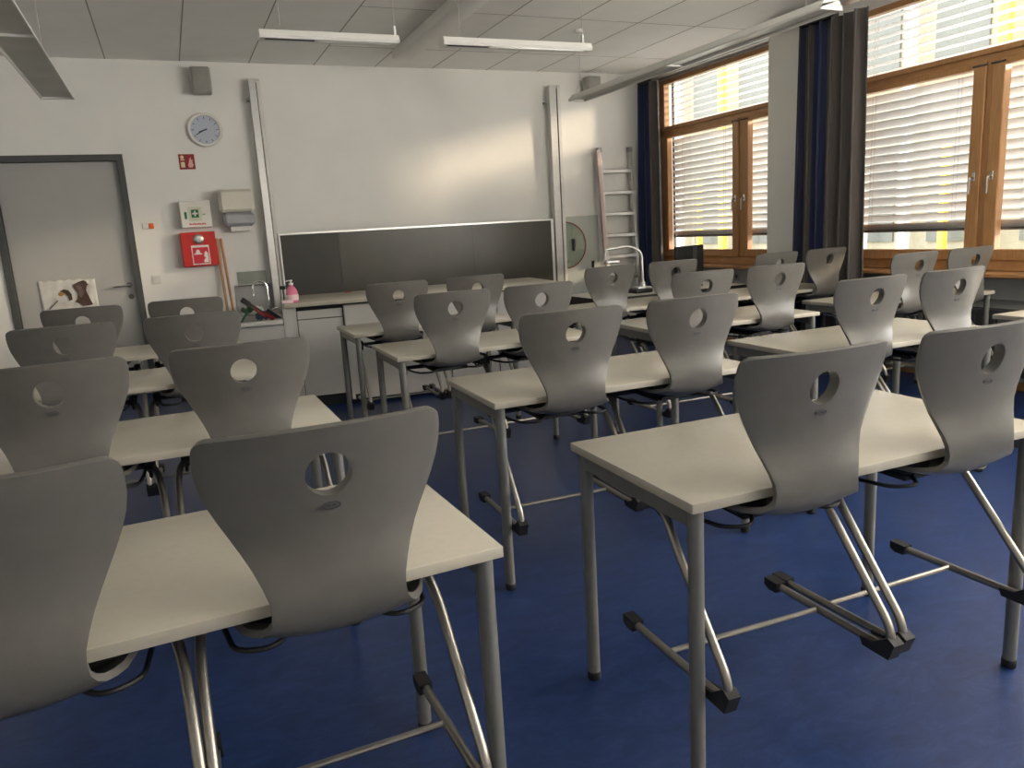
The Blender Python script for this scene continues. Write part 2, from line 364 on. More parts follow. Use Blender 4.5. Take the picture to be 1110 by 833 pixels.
# curtains and their rails
def curtain(lab, x, y0, y1, z0, z1, nf, amp, u0, head):
    t = thing('curtain', lab, 'curtain', (x, (y0 + y1) / 2, z0)); off = (x, (y0 + y1) / 2, z0)
    b = B(); uvl = b.loops.layers.uv.new('uv'); n = nf * 10; cols = []; arc = 0; last = None
    for i in range(n + 1):
        s = i / n; ph = s * nf * 2 * PI
        cx_ = x + amp * math.sin(ph) * (1 + .15 * math.sin(3.1 * ph / nf)); cy = y0 + (y1 - y0) * s + .018 * math.sin(2 * ph)
        if last: arc += math.hypot(cx_ - last[0], cy - last[1])
        last = (cx_, cy); col = []
        for j in range(13):
            q = j / 12; zz = z0 + (z1 - z0) * q; k = 1 - .12 * q
            col.append((b.verts.new((x + (cx_ - x) * (1.0 - .35 * q) + .006 * math.sin(ph * 1.7 + q * 3), (y0 + y1) / 2 + (cy - (y0 + y1) / 2) * (1.04 - .06 * q), zz)), arc, zz))
        cols.append(col)
    for a, c in zip(cols, cols[1:]):
        for j in range(12):
            vs = (a[j], c[j], c[j + 1], a[j + 1]); f = b.faces.new([v[0] for v in vs])
            for lo, v in zip(f.loops, vs): lo[uvl].uv = (u0[0] + (u0[1] - u0[0]) * v[1] / arc, v[2])
    o = obj('cloth', b, CURT, t, off); md = o.modifiers.new('thick', 'SOLIDIFY'); md.thickness = .003
    b = B(); bx(b, x - .045, x + .045, y0 + (y1 - y0) * .45, y1 - .03, z1, z1 + head, bev=.01); obj('heading', b, BLACK, t, off)
curtain('navy and taupe striped curtain bunched in the corner beside the ladder', 5.38, 7.74, 8.12, .30, 2.96, 3, .07, (.60, .25), .05)
curtain('navy and brown striped curtain bunched between the two windows', 5.24, 4.68, 5.41, .30, 2.93, 6, .055, (.99, .01), .05)
b = B(); bx(b, XW - .20, XW - .012, 5.91, YB - .02, 3.005, 3.055, bev=.003); bx(b, XW - .16, XW - .13, 5.91, YB - .02, 2.995, 3.006); 
for y in (6.2, 7.1): bx(b, XW - .19, XW - .02, y, y + .03, 3.05, ZC - .002)
tag(obj('curtain_rail', b, ALU), 'grey double curtain rail under ceiling above far window', 'curtain rail')
b = B(); bx(b, 5.20, 5.30, -2.6, 5.75, 3.005, 3.055, bev=.003)
for y in (0, 1.5, 3, 4.5): bx(b, 5.22, 5.28, y, y + .03, 3.05, ZC - .002)
tag(obj('curtain_rail', b, ALU), 'grey curtain rail under ceiling above near window and pillar', 'curtain rail')

# ------------------------------------------------------------------ ceiling fittings
b = B(); bx(b, 2.17, 2.37, 1.5, 7.40, 3.01, ZC - .001, bev=.012, seg=2); tag(obj('ceiling_channel', b, CEILM), 'long cream boxed channel fixed to ceiling running towards blackboard', 'ceiling channel')
def luminaire(lab, x0, x1, y0, y1, zb, cords):
    t = thing('pendant_lamp', lab, 'lamp', ((x0 + x1) / 2, (y0 + y1) / 2, zb), 0, None); off = ((x0 + x1) / 2, (y0 + y1) / 2, zb)
    b = B(); wd = x1 - x0
    prism(b, [(x0, zb), (x0 + .006, zb), (x0 + .012, zb + .03), (x1 - .012, zb + .03), (x1 - .006, zb), (x1, zb), (x1, zb + .012), (x1 - .03, zb + .055), (x0 + .03, zb + .055), (x0, zb + .012)], y0, y1, 'Y')
    obj('housing', b, LAMPM, t, off, False)
    b = B(); bx(b, x0 + .013, x1 - .013, y0 + .01, y1 - .01, zb + .016, zb + .026)
    n = int((y1 - y0) / 1.5)
    for k in range(n + 1): bx(b, x0 + .004, x1 - .004, y0 + (y1 - y0) * k / max(n, 1) - (.012 if k == n else 0), y0 + (y1 - y0) * k / max(n, 1) + .012, zb + .002, zb + .028, mi=1)
    obj('louvre', b, [LOUV, LAMPM], t, off)
    for cx_, cy in cords:
        b = B(); tube(b, [(cx_ - wd * .3, cy, zb + .05), (cx_, cy, zb + .22), (cx_ + wd * .3, cy, zb + .05)], .002, 6); tube(b, [(cx_, cy, zb + .22), (cx_, cy, ZC - .002)], .002, 6); tube(b, [(cx_, cy, zb + .17), (cx_, cy, zb + .23)], .007, 8)
        c = obj('cord', b, ALU, t, off); b = B(); lathe(b, [(.04, ZC - .025), (.04, ZC - .001)], 16, (cx_, cy, 0)); obj('ceiling_rose', b, LAMPM, t, off)
    return t
luminaire('long white pendant lamp on cords above the leftmost desk column', -.69, -.475, 1.2, 6.67, 2.5, [(-.58, 6.2), (-.58, 3.6)])
luminaire('long white pendant lamp beside the windows with its cord end near loudspeaker', 3.545, 3.715, 3.50, 6.50, 2.5, [(3.63, 6.42), (3.63, 3.65)])
luminaire('white pendant lamp nearer the camera at top right edge', 3.60, 3.77, .4, 3.42, 2.56, [(3.68, .6), (3.68, 3.3)])
def crossl(lab, x0, x1, y, cx_):
    t = thing('board_lamp', lab, 'lamp', ((x0 + x1) / 2, y, 2.5), 0, None); off = ((x0 + x1) / 2, y, 2.5)
    b = B(); prism(b, [(y - .035, 2.5), (y + .05, 2.5), (y + .06, 2.515), (y + .02, 2.545), (y - .03, 2.545), (y - .045, 2.515)], x0, x1, 'X'); obj('housing', b, LAMPM, t, off, False)
    b = B(); bx(b, x0 + .03, x0 + .30, y - .02, y - .004, 2.496, 2.502); obj('slot', b, BLACK, t, off, False)
    b = B(); bx(b, x0 + .31, x1 - .05, y - .02, y - .004, 2.496, 2.502); obj('tube_cover', b, CHROME, t, off, False)
    for xx in (x0 + .12, cx_):
        b = B(); tube(b, [(xx, y, 2.54), (xx, y, ZC - .002)], .0018, 6); obj('cord', b, ALU, t, off)
    b = B(); bx(b, cx_ - .006, cx_ + .006, y - .012, y + .012, 2.54, 2.60); obj('bracket', b, LAMPM, t, off)
crossl('short white crosswise lamp hanging left of the ceiling channel', .62, 1.415, 4.68, 1.40)
crossl('short white crosswise lamp hanging right of the ceiling channel', 1.685, 2.71, 4.66, 2.66)

# ------------------------------------------------------------------ back wall
def on_wall(bm, x0, x1, z0, z1, d, bev=.004, mi=0, y=YB): bx(bm, x0, x1, y - d, y - .001, z0, z1, bev=bev, mi=mi)
def spk(lab, x0, x1, z0, z1):
    t = thing('loudspeaker', lab, 'loudspeaker', ((x0 + x1) / 2, YB, z0)); off = ((x0 + x1) / 2, YB, z0)
    b = B(); bx(b, x0, x1, YB - .16, YB - .03, z0, z1, bev=.02, seg=3); obj('body', b, SPEAK, t, off)
    b = B(); bx(b, x0 + .012, x1 - .012, YB - .168, YB - .158, z0 + .012, z1 - .012, bev=.004); obj('grille', b, mat('grille', (.32, .31, .28), .8, bump=.8, bscale=900), t, off)
    b = B(); bx(b, (x0 + x1) / 2 - .03, (x0 + x1) / 2 + .03, YB - .031, YB - .001, z0 + .05, z1 - .05); obj('bracket', b, GREYP, t, off)
spk('small grey loudspeaker on back wall above the clock', .41, .585, 2.79, 3.03)
spk('small grey loudspeaker on back wall above the ladder', 4.61, 4.79, 2.82, 3.04)
t = thing('wall_clock', 'round white wall clock with pale dial on back wall', 'clock', (.48, YB, 2.325)); off = (.48, YB, 2.325)
b = B(); lathe(b, [(.155, -.001), (.158, -.03), (.150, -.045), (.133, -.043), (.130, -.028)], 48, (.48, YB, 2.48), 'Y'); obj('rim', b, SIGNW, t, off)
b = B(); lathe(b, [(.131, -.027), (.131, -.0285)], 48, (.48, YB, 2.48), 'Y'); obj('dial', b, mat('dial', (.50, .54, .62), .3, var=.02), t, off)
b = B()
for k in range(12):
    a = k * PI / 6; mtx = Matrix.Translation((.48, YB, 2.48)) @ Matrix.Rotation(a, 4, 'Y'); bx(b, -.003, .003, -.0305, -.029, .100, .120, mtx=mtx)
obj('hour_marks', b, DARKG, t, off, False)
for nm, a, L, wd in (('hour_hand', math.radians(250), .062, .006), ('minute_hand', math.radians(250 - 8), .095, .004)):
    b = B(); mtx = Matrix.Translation((.48, YB, 2.48)) @ Matrix.Rotation(a, 4, 'Y'); bx(b, -wd, wd, -.0335 if nm[0] == 'h' else -.035, -.032 if nm[0] == 'h' else -.034, -.02, L, mtx=mtx); obj(nm, b, DARKG, t, off, False)
b = B(); bx(b, .588, .604, YB - .032, YB - .029, 2.455, 2.475); obj('painted_glint', b, SIGNW, t, off, False)  # small white patch painted on the dial as a highlight
# fire sign
t = thing('fire_sign', 'small red sign with white alarm and flame symbols below clock', 'sign', (.281, YB, 2.12)); off = (.281, YB, 2.12)
b = B(); on_wall(b, .211, .352, 2.122, 2.262, .004, .001); obj('plate', b, DRED, t, off)
b = B(); bx(b, .226, .262, YB - .0055, YB - .0041, 2.14, 2.19); bx(b, .226, .262, YB - .0055, YB - .0041, 2.205, 2.215); lathe(b, [(.016, -.0041), (.016, -.0055)], 16, (.243, YB, 2.235), 'Y'); obj('symbol', b, mat('sign_pale', (.78, .66, .45), .5), t, off, False)
b = B(); prism(b, [(.292, 2.14), (.325, 2.138), (.338, 2.16), (.330, 2.19), (.336, 2.215), (.322, 2.205), (.318, 2.235), (.306, 2.215), (.298, 2.185), (.289, 2.165)], YB - .0055, YB - .0041); obj('flame', b, mat('sign_rose', (.75, .40, .36), .5), t, off, False)
# first aid cabinet
t = thing('first_aid_box', 'white first aid cabinet with green cross sign above red alarm box', 'first aid box', (.29, YB, 1.57)); off = (.29, YB, 1.57)
b = B(); on_wall(b, .155, .428, 1.572, 1.822, .12, .006); obj('body', b, SIGNW, t, off)
b = B(); bx(b, .225, .345, YB - .1225, YB - .1201, 1.635, 1.765, bev=.001); obj('sign_plate', b, mat('sign_cream', (.62, .62, .50), .5), t, off)
b = B(); bx(b, .252, .318, YB - .1245, YB - .1226, 1.665, 1.74); s = obj('green_sign', b, SIGNG, t, off, False)
b = B(); bx(b, .278, .292, YB - .1262, YB - .1246, 1.678, 1.728); bx(b, .260, .310, YB - .1262, YB - .1246, 1.696, 1.710); obj('cross', b, SIGNW, s, off, False)
b = B(); bx(b, .190, .212, YB - .123, YB - .1201, 1.655, 1.72); bx(b, .352, .375, YB - .123, YB - .1201, 1.69, 1.697); obj('green_mark', b, SIGNG, t, off, False)
b = B()
for k in range(11):
    bx(b, .225 + k * .0135, .235 + k * .0135, YB - .1225, YB - .1201, 1.598, 1.598 + (.012 if k % 3 else .016))
obj('red_lettering', b, RED, t, off, False)
# alarm box
t = thing('fire_alarm_box', 'red fire alarm box with round silver sounder and white pictogram', 'alarm box', (.28, YB, 1.205)); off = (.28, YB, 1.205)
b = B(); on_wall(b, .125, .438, 1.205, 1.53, .13, .006); obj('body', b, RED, t, off)
b = B(); lathe(b, [(.046, -.130), (.046, -.142), (.036, -.150), (.02, -.152)], 24, (.285, YB, 1.463), 'Y'); obj('sounder', b, ALU, t, off)
b = B(); bx(b, .210, .368, YB - .132, YB - .1301, 1.222, 1.405); s = obj('sign_plate', b, SIGNW, t, off, False)
b = B(); bx(b, .218, .360, YB - .1335, YB - .1321, 1.232, 1.385); obj('red_field', b, mat('sign_crimson', (.60, .02, .05), .5), s, off, False)
b = B(); lathe(b, [(.001, -.1336), (.001, -.135)], 8, (.28, YB, 1.3), 'Y')
prism(b, [(.230, 1.318), (.300, 1.318), (.300, 1.328), (.285, 1.332), (.280, 1.355), (.265, 1.368), (.250, 1.355), (.245, 1.332), (.230, 1.328)], YB - .135, YB - .1336)
prism(b, [(.310, 1.24), (.352, 1.24), (.352, 1.33), (.335, 1.35), (.322, 1.33), (.316, 1.30), (.330, 1.285), (.312, 1.262)], YB - .135, YB - .1336)
for k in range(8): bx(b, .235 + k * .0135, .245 + k * .0135, YB - .1345, YB - .1321, 1.391, 1.399)
obj('bell_and_hand_symbol', b, SIGNW, s, off, False)
# light switch with orange pilot, and lower switch
t = thing('light_switch', 'small white switch with orange pilot lamp right of the door', 'switch', (-.12, YB, 1.57)); off = (-.12, YB, 1.57)
b = B(); on_wall(b, -.185, -.135, 1.585, 1.645, .012, .003); obj('plate', b, SIGNW, t, off)
b = B(); on_wall(b, -.132, -.088, 1.585, 1.635, .014, .003); obj('pilot_lamp', b, ORANGE, t, off)
t = thing('light_switch', 'square white switch plate low on wall right of the door', 'switch', (-.13, YB, 1.06)); off = (-.13, YB, 1.06)
b = B(); on_wall(b, -.175, -.090, 1.062, 1.148, .008, .003); obj('plate', b, SIGNW, t, off)
b = B(); on_wall(b, -.165, -.100, 1.072, 1.138, .012, .003); obj('rocker', b, WHITE, t, off)
# paper towel dispenser
t = thing('paper_towel_dispenser', 'cream paper towel dispenser with translucent grey lower half', 'dispenser', (.67, YB, 1.53)); off = (.67, YB, 1.53)
b = B(); on_wall(b, .51, .828, 1.70, 1.912, .21, .025); obj('cover', b, CREAM, t, off)
b = B(); on_wall(b, .53, .822, 1.565, 1.698, .19, .03); obj('window', b, mat('smoky_plastic', (.34, .35, .37), .25), t, off)
b = B(); bx(b, .59, .77, YB - .13, YB - .06, 1.515, 1.57, bev=.004); obj('paper', b, SIGNW, t, off)
# glass shelf + splash panel
b = B(); on_wall(b, .56, .935, .35, .985, .012, .002); tag(obj('splash_panel', b, mat('splash_grey', (.40, .40, .385), .4)), 'plain grey splash panel on back wall behind the sink', 'panel')
t = thing('wall_shelf', 'small glass shelf with chrome rail on wall behind the tap', 'shelf', (.74, YB, .985)); off = (.74, YB, .985)
b = B(); on_wall(b, .60, .88, .995, 1.12, .006, .002); obj('back_plate', b, mat('shelf_back', (.30, .32, .28), .2), t, off)
b = B(); tube(b, [(.595, YB - .09, .990), (.885, YB - .09, .990)], .009, 10); tube(b, [(.60, YB - .001, .990), (.60, YB - .09, .990)], .006, 8); tube(b, [(.88, YB - .001, .990), (.88, YB - .09, .990)], .006, 8); obj('rail', b, CHROME, t, off)
b = B(); bx(b, .602, .878, YB - .082, YB - .006, .990, .996); obj('glass_plate', b, mat('shelf_glass', (.45, .48, .44), .1), t, off)
# brooms
def broom(lab, x0, x1, z1, col):
    t = thing('broom', lab, 'broom', (x1, YB - .22, 0)); off = (x1, YB - .22, 0)
    b = B(); tube(b, [(x1, YB - .22, .07), (x0, YB - .022, z1)], .013, 10); obj('handle', b, BROOMW, t, off)
    b = B(); bx(b, x1 - .15, x1 + .15, YB - .245, YB - .195, .05, .085, bev=.01); obj('head', b, BROOMW, t, off)
    b = B()
    for i in range(14):
        for j in range(3): tube(b, [(x1 - .14 + i * .0215, YB - .235 + j * .015, .055), (x1 - .145 + i * .0223, YB - .24 + j * .02, .0)], [.006, .009], 5)
    obj('bristles', b, DARKG, t, off)
broom('wooden broom leaning on back wall, left of the pair', .452, .47, 1.46, 0)
t = thing('broom', 'second wooden broom handle leaning beside first, right of the pair', 'broom', (.53, YB - .30, 0)); off = (.53, YB - .30, 0)
b = B(); tube(b, [(.53, YB - .30, .07), (.492, YB - .03, 1.455)], .013, 10); obj('handle', b, BROOMW, t, off)
b = B(); bx(b, .38, .68, YB - .325, YB - .275, .05, .085, bev=.01); obj('head', b, BROOMW, t, off)
b = B()
for i in range(14):
    for j in range(3): tube(b, [(.39 + i * .0215, YB - .315 + j * .015, .055), (.385 + i * .0223, YB - .32 + j * .02, .0)], [.006, .009], 5)
obj('bristles', b, DARKG, t, off)
# poster on the door
t = thing('poster', 'crumpled white winter print with dark brown shape taped to door', 'poster', (-.89, YB + .04, .91)); off = (-.89, YB + .04, .91)
yy = YB + .0445
b = B(); nx, nz_ = 22, 14; g = []
for i in range(nx + 1):
    g.append([b.verts.new((-1.125 + .465 * i / nx, yy - .004 - .006 * math.sin(i * 1.9 + j) * math.cos(j * 1.3 + i * .4) - .004, .885 + .275 * j / nz_ + .006 * math.sin(i * 1.7) * (j == nz_))) for j in range(nz_ + 1)])
for i in range(nx):
    for j in range(nz_): b.faces.new((g[i][j], g[i + 1][j], g[i + 1][j + 1], g[i][j + 1]))
sheet = obj('sheet', b, mat('print_snow', (.50, .49, .46), .5, col2=(.74, .73, .70), scale=9, detail=6), t, off); md = sheet.modifiers.new('t', 'SOLIDIFY'); md.thickness = .0015
yp = yy - .0175
def shape(nm, pl, m, dy=0): 
    b = B(); prism(b, pl, yp - .0008 - dy, yp - dy); obj(nm, b, m, t, off, False)
shape('dark_shape', [(-.850, .955), (-.822, .985), (-.818, 1.03), (-.842, 1.085), (-.845, 1.112), (-.800, 1.135), (-.755, 1.148), (-.730, 1.13), (-.715, 1.112), (-.735, 1.09), (-.745, 1.05), (-.728, .99), (-.705, .915), (-.790, .910), (-.815, .935)], mat('print_brown', (.045, .025, .018), .5, col2=(.10, .06, .045), scale=14))
shape('pale_fold', [(-.822, 1.105), (-.780, 1.10), (-.765, 1.03), (-.790, .985), (-.812, 1.01), (-.808, 1.06)], mat('print_taupe', (.15, .105, .085), .5), .001)
shape('white_patch', [(-.735, 1.148), (-.712, 1.150), (-.708, 1.118), (-.725, 1.112)], SIGNW, .001)
shape('dark_crescent', [(-.960, 1.062), (-.925, 1.078), (-.890, 1.066), (-.868, 1.03), (-.868, .975), (-.895, .968), (-.900, 1.01), (-.925, 1.045)], mat('print_dark_crescent', (.05, .035, .02), .5), .0005)
shape('ochre_arc', [(-.978, 1.04), (-.955, 1.060), (-.925, 1.05), (-.925, 1.035), (-.950, 1.015), (-.970, 1.02)], mat('print_ochre', (.13, .085, .025), .5, col2=(.42, .24, .05), scale=12))
shape('dark_line', [(-1.07, .905), (-1.06, .903), (-.985, .975), (-.990, .982)], mat('print_line', (.10, .085, .06), .5))

# board with its two masts
t = thing('blackboard', 'wide dark blackboard in aluminium frame between two wall masts', 'blackboard', (2.55, YB - .12, .43)); off = (2.55, YB - .12, .43)
X0, X1, Z0, Z1 = 1.02, 4.10, .43, 1.475; yf = YB - .15
b = B(); bx(b, X0, X1, yf, yf + .03, Z1 - .022, Z1, bev=.002); bx(b, X0, X1, yf, yf + .03, Z0, Z0 + .025, bev=.002); bx(b, X0, X0 + .02, yf, yf + .03, Z0 + .02, Z1 - .02, bev=.002); bx(b, X1 - .035, X1, yf, yf + .03, Z0 + .02, Z1 - .02, bev=.002); obj('frame', b, ALU, t, off)
b = B(); bx(b, X0 + .018, 1.615, yf + .008, yf + .025, Z0 + .02, Z1 - .02); obj('matt_panel', b, BOARDM, t, off, False)
b = B(); bx(b, 1.617, X1 - .03, yf + .006, yf + .025, Z0 + .02, Z1 - .02); obj('glossy_panel', b, BOARDG, t, off, False)
b = B(); bx(b, 3.09, 3.094, yf + .0052, yf + .0062, Z0 + .02, Z1 - .02); obj('seam', b, BLACK, t, off, False)
def mast(lab, x0, x1):
    xc = (x0 + x1) / 2
    t = thing('board_mast', lab, 'mast', (xc, YB - .09, 0)); off = (xc, YB - .09, 0)
    b = B(); bx(b, x0, x1, YB - .12, YB - .05, 0, 2.935, bev=.004); obj('profile', b, ALU, t, off)
    b = B(); bx(b, x0 + (x1 - x0) * .62, x0 + (x1 - x0) * .68, YB - .1225, YB - .119, .05, 2.90); obj('groove', b, DARKG, t, off, False)
    b = B(); bx(b, x0 + (x1 - x0) * .7, x1 - .006, YB - .128, YB - .119, .05, 2.915); obj('cover_strip', b, SIGNW, t, off, False)
    for z in (.4, 2.74):
        b = B(); bx(b, x0 - .03, x0 + .02, YB - .085, YB - .001, z, z + .03, bev=.003); obj('bracket', b, GREYP, t, off)
mast('tall aluminium mast carrying blackboard, left of the two', .915, 1.022)
mast('tall aluminium mast carrying blackboard, right of the two', 4.135, 4.275)
# pale panel leaning by the right mast with protractor
t = thing('whiteboard_panel', 'pale greenish panel standing against back wall right of mast', 'panel', (4.53, YB - .03, 0)); off = (4.53, YB - .03, 0)
b = B(); bx(b, 4.295, 4.76, YB - .03, YB - .004, 0, 1.49, bev=.003); obj('sheet', b, PANELM, t, off)
b = B(); tube(b, [(4.665, YB - .03, .93), (4.665, YB - .055, .93), (4.665, YB - .055, .955)], .006, 6); bx(b, 4.650, 4.682, YB - .042, YB - .030, .86, .95, bev=.003); obj('hook', b, BLACK, t, off)
t = thing('board_protractor', 'big clear half-round protractor with red rim and black handle', 'protractor', (4.31, YB - .05, .95)); off = (4.31, YB - .05, .95)
cx0, cz0, R0 = 4.30, 1.155, .27
pl = [(cx0 + R0 * math.sin(a), cz0 + R0 * math.cos(a)) for a in [PI * k / 30 for k in range(31)]]
b = B(); prism(b, pl, YB - .046, YB - .041); obj('plate', b, ACRYL, t, off, False)
b = B(); tube(b, [(x, YB - .047, z) for x, z in pl], .006, 6); obj('rim', b, mat('rim_red', (.35, .05, .03), .4), t, off)
b = B(); bx(b, cx0 + .085, cx0 + .115, YB - .075, YB - .0465, cz0 - .07, cz0 + .07, bev=.006); obj('handle', b, BLACK, t, off)
# ladder
t = thing('ladder', 'aluminium ladder leaning upright on back wall beside corner curtain', 'ladder', (5.0, YB - .3, 0)); off = (5.0, YB - .3, 0)
yt, yb_ = YB - .035, YB - .22
def yl(z): return yb_ + (yt - yb_) * z / 2.25
for x, m_ in ((4.80, ALU), (5.22, ALU)):
    b = B(); p0, p1 = Vector((x, yl(.0), 0)), Vector((x, yl(2.24), 2.24))
    sh = Matrix.Shear('XY', 4, (0, 0)); 
    prism(b, [(yl(0) - .03, 0.0), (yl(0) + .03, 0.0), (yl(2.24) + .03, 2.24), (yl(2.24) - .03, 2.24)], x - .019, x + .019, 'X'); obj('rail', b, m_, t, off, False)
    b = B(); prism(b, [(yl(2.2) - .033, 2.205), (yl(2.2) + .028, 2.205), (yl(2.26) + .028, 2.262), (yl(2.26) - .033, 2.262)], x - .022, x + .022, 'X'); obj('end_cap', b, GREYP, t, off, False)
b = B(); prism(b, [(yl(.9) - .07, .9), (yl(.9) - .033, .9), (yl(2.23) - .033, 2.23), (yl(2.23) - .07, 2.23)], 4.735, 4.775, 'X'); obj('outer_rail', b, mat('rosy_aluminium', (.50, .40, .38), .35, .7), t, off, False)
b = B(); tube(b, [(4.755, yl(2.1) - .05, 2.1), (4.80, yl(2.1), 2.1)], .008, 6); tube(b, [(4.755, yl(1.0) - .05, 1.0), (4.80, yl(1.0), 1.0)], .008, 6); obj('coupling', b, GREYP, t, off)
for k in range(8):
    z = 1.987 - k * .25
    b = B(); bx(b, 4.812, 5.208, yl(z) - .030, yl(z) + .026, z - .023, z + .023, bev=.006); obj('rung', b, ALU, t, off)

# ------------------------------------------------------------------ demonstration bench with sink
ba = -.12; bo = Vector((.82, 6.33, 0))
t = thing('demonstration_bench', 'cream demonstration bench with grey cabinet fronts before blackboard', 'bench', bo, ba)
L, Dp = 2.36, .92
b = B(); bx(b, -.03, L, 0, Dp, .865, .90, bev=.006, seg=2); obj('worktop', b, [TOP], t)
b = B(); bx(b, .02, L - .06, .12, Dp - .1, .10, .865, mi=1); bx(b, -.045, -.005, .03, Dp, .10, .865); bx(b, .0, L - .08, .18, Dp - .14, 0, .10, mi=1); obj('carcass', b, [CAB, BLACK], t)  # main box coloured black so gaps between the fronts read as shade
b = B(); bx(b, .065, .43, .10, .122, .755, .825, bev=.003); dr = obj('drawer', b, CAB, t); b = B(); bx(b, .065, .43, .10, .122, .105, .749, bev=.003); dd = obj('door', b, CAB, t)
b = B(); bx(b, -.03, .060, .06, .122, .105, .862, bev=.002); obj('side_panel', b, CAB, t)
for x0, x1 in ((.44, .87), (.88, 1.31), (1.32, 1.75), (1.76, 2.28)):
    b = B(); bx(b, x0, x1, .07, .122, .045, .845, bev=.003); obj('front_panel', b, CAB, t)
b = B(); bx(b, L - .07, L - .03, .03, Dp - .03, .01, .865, bev=.002); obj('end_panel', b, CAB, t)
t = thing('sink_unit', 'low white sink cabinet joined to left end of demonstration bench', 'sink', bo, ba)
b = B(); sx0, sx1, sy0, sy1, zr = -.75, -.05, .0, .60, .775
bx(b, sx0, sx1, sy0, sy0 + .07, zr - .035, zr, bev=.008, seg=2); bx(b, sx0, sx1, sy1 - .07, sy1, zr - .035, zr, bev=.008, seg=2); bx(b, sx0, sx0 + .07, sy0 + .05, sy1 - .05, zr - .035, zr - .001, bev=.005); bx(b, sx1 - .07, sx1, sy0 + .05, sy1 - .05, zr - .035, zr - .001, bev=.005)
obj('rim', b, WHITE, t)
b = B(); i0, i1, j0, j1 = sx0 + .06, sx1 - .06, sy0 + .06, sy1 - .06
bx(b, i0, i1, j0, j0 + .012, zr - .20, zr - .03); bx(b, i0, i1, j1 - .012, j1, zr - .20, zr - .03); bx(b, i0, i0 + .012, j0, j1, zr - .20, zr - .03); bx(b, i1 - .012, i1, j0, j1, zr - .20, zr - .03); bx(b, i0, i1, j0, j1, zr - .215, zr - .20); obj('basin', b, mat('basin_grey', (.50, .52, .48), .3), t)
b = B(); bx(b, sx0, sx1, .04, .06, .10, zr - .04); bx(b, sx0, sx0 + .02, .06, .55, .10, zr - .04); bx(b, sx1 - .02, sx1, .06, .55, .10, zr - .04); bx(b, sx0 + .02, sx1 - .02, .1, .5, .0, .10, mi=1); obj('cabinet', b, [CAB, BLACK], t)
b = B(); bx(b, sx0, sx1, sy1 - .012, sy1 + .012, zr, zr + .03, bev=.002); obj('upstand', b, CAB, t)
t = thing('tap', 'chrome gooseneck tap rising behind the sink', 'tap', (.72, 6.90, .775))
b = B(); P = [(.02, .0, .0), (.02, 0, .235)]
arc = [(.02 - .06 + .06 * math.cos(a), 0, .235 + .06 * math.sin(a)) for a in [PI * k / 10 for k in range(1, 11)]]
tube(b, [(.02, 0, -.0), (.02, 0, .12)] + [(.02, 0, .235)] + arc + [(-.10, 0, .175)], .0085, 10); obj('spout', b, CHROME, t)
b = B(); lathe(b, [(.028, -.002), (.026, .012), (.02, .03), (.02, .05)], 20, (.02, 0, 0)); obj('base', b, CHROME, t)
b = B(); tube(b, [(.02, 0, .04), (.09, 0, .06)], .007, 8); obj('lever', b, CHROME, t)

def at_bench(u, v, z): 
    return (bo.x + u * math.cos(ba) - v * math.sin(ba), bo.y + u * math.sin(ba) + v * math.cos(ba), z)
p = at_bench(.045, .12, .90)
t = thing('soap_bottle', 'pink pump soap bottle with white top on bench left end', 'soap bottle', p)
t.scale = (1.22, 1.22, 1.0)
b = B(); lathe(b, [(.030, 0), (.038, .004), (.040, .03), (.040, .07), (.034, .10), (.022, .125), (.012, .135), (.012, .145)], 24); obj('body', b, PINK, t)
b = B(); lathe(b, [(.0408, .02), (.0412, .03), (.0412, .058), (.0408, .065)], 24); obj('label', b, PINKL, t)
b = B(); lathe(b, [(.015, .142), (.015, .158), (.006, .160), (.006, .172), (.012, .174), (.012, .182)], 16); tube(b, [(0, 0, .178), (-.02, -.01, .179), (-.032, -.016, .174)], .004, 6); obj('pump', b, SIGNW, t)
b = B(); bx(b, -.045, .045, -.03, .03, 0, .028, bev=.008, seg=2); o = obj('sponge', b, PINKL); o.location = at_bench(-.0, .045, .9); tag(o, 'pale pink sponge lying beside the soap bottle', 'sponge')
t = thing('green_scrubbing_brush', 'small dark green brush sticking up behind the soap bottle', 'brush', at_bench(-.02, .34, .90))
b = B(); tube(b, [(0, 0, .0), (0.0, 0, .10)], .006, 8); obj('handle', b, DARKG, t)
b = B()
for k in range(30):
    a = k * 2.4; r = .026 * math.sqrt((k % 10 + 1) / 10); tube(b, [(0, 0, .10), (r * math.cos(a), r * math.sin(a) * .7, .115 + .012 * math.sin(k))], [.004, .007], 5)
obj('bristles', b, mat('bristle_green', (.012, .045, .018), .7), t)
b = B(); tube(b, [(-.03, 0, .006), (.03, 0, .006)], .006, 8); o = obj('red_chalk', b, DRED); o.location = at_bench(.55, .80, .90); tag(o, 'small red stick of chalk at back edge of bench', 'chalk')
# things heaped in the sink
t = thing('hand_brush', 'black and red hand brush propped in the sink', 'brush', at_bench(-.085, .20, .735)); t.rotation_euler = (math.radians(-8), math.radians(-50), .1)
b = B(); bx(b, -.020, .012, -.016, .016, .10, .34, bev=.008, seg=2); bx(b, -.024, .020, -.019, .019, .27, .345, bev=.008, seg=2); obj('handle', b, BLACK, t)
b = B(); bx(b, -.022, -.004, -.020, .014, .11, .26, bev=.004); obj('handle_inlay', b, DRED, t)
b = B(); bx(b, -.012, .022, -.024, .024, -.04, .14, bev=.01, seg=2); obj('back', b, DRED, t)
b = B()
for k in range(16): bx(b, .022, .050, -.02, .02, -.035 + k * .0108, -.027 + k * .0108)
obj('bristles', b, BLACK, t)
t = thing('dish_brush', 'green dish brush standing slanted in the sink', 'brush', at_bench(-.38, .10, .765)); t.rotation_euler = (0, math.radians(38), 0)
b = B(); tube(b, [(0, 0, -.10), (0, 0, .13)], .009, 8); obj('handle', b, GREENP, t)
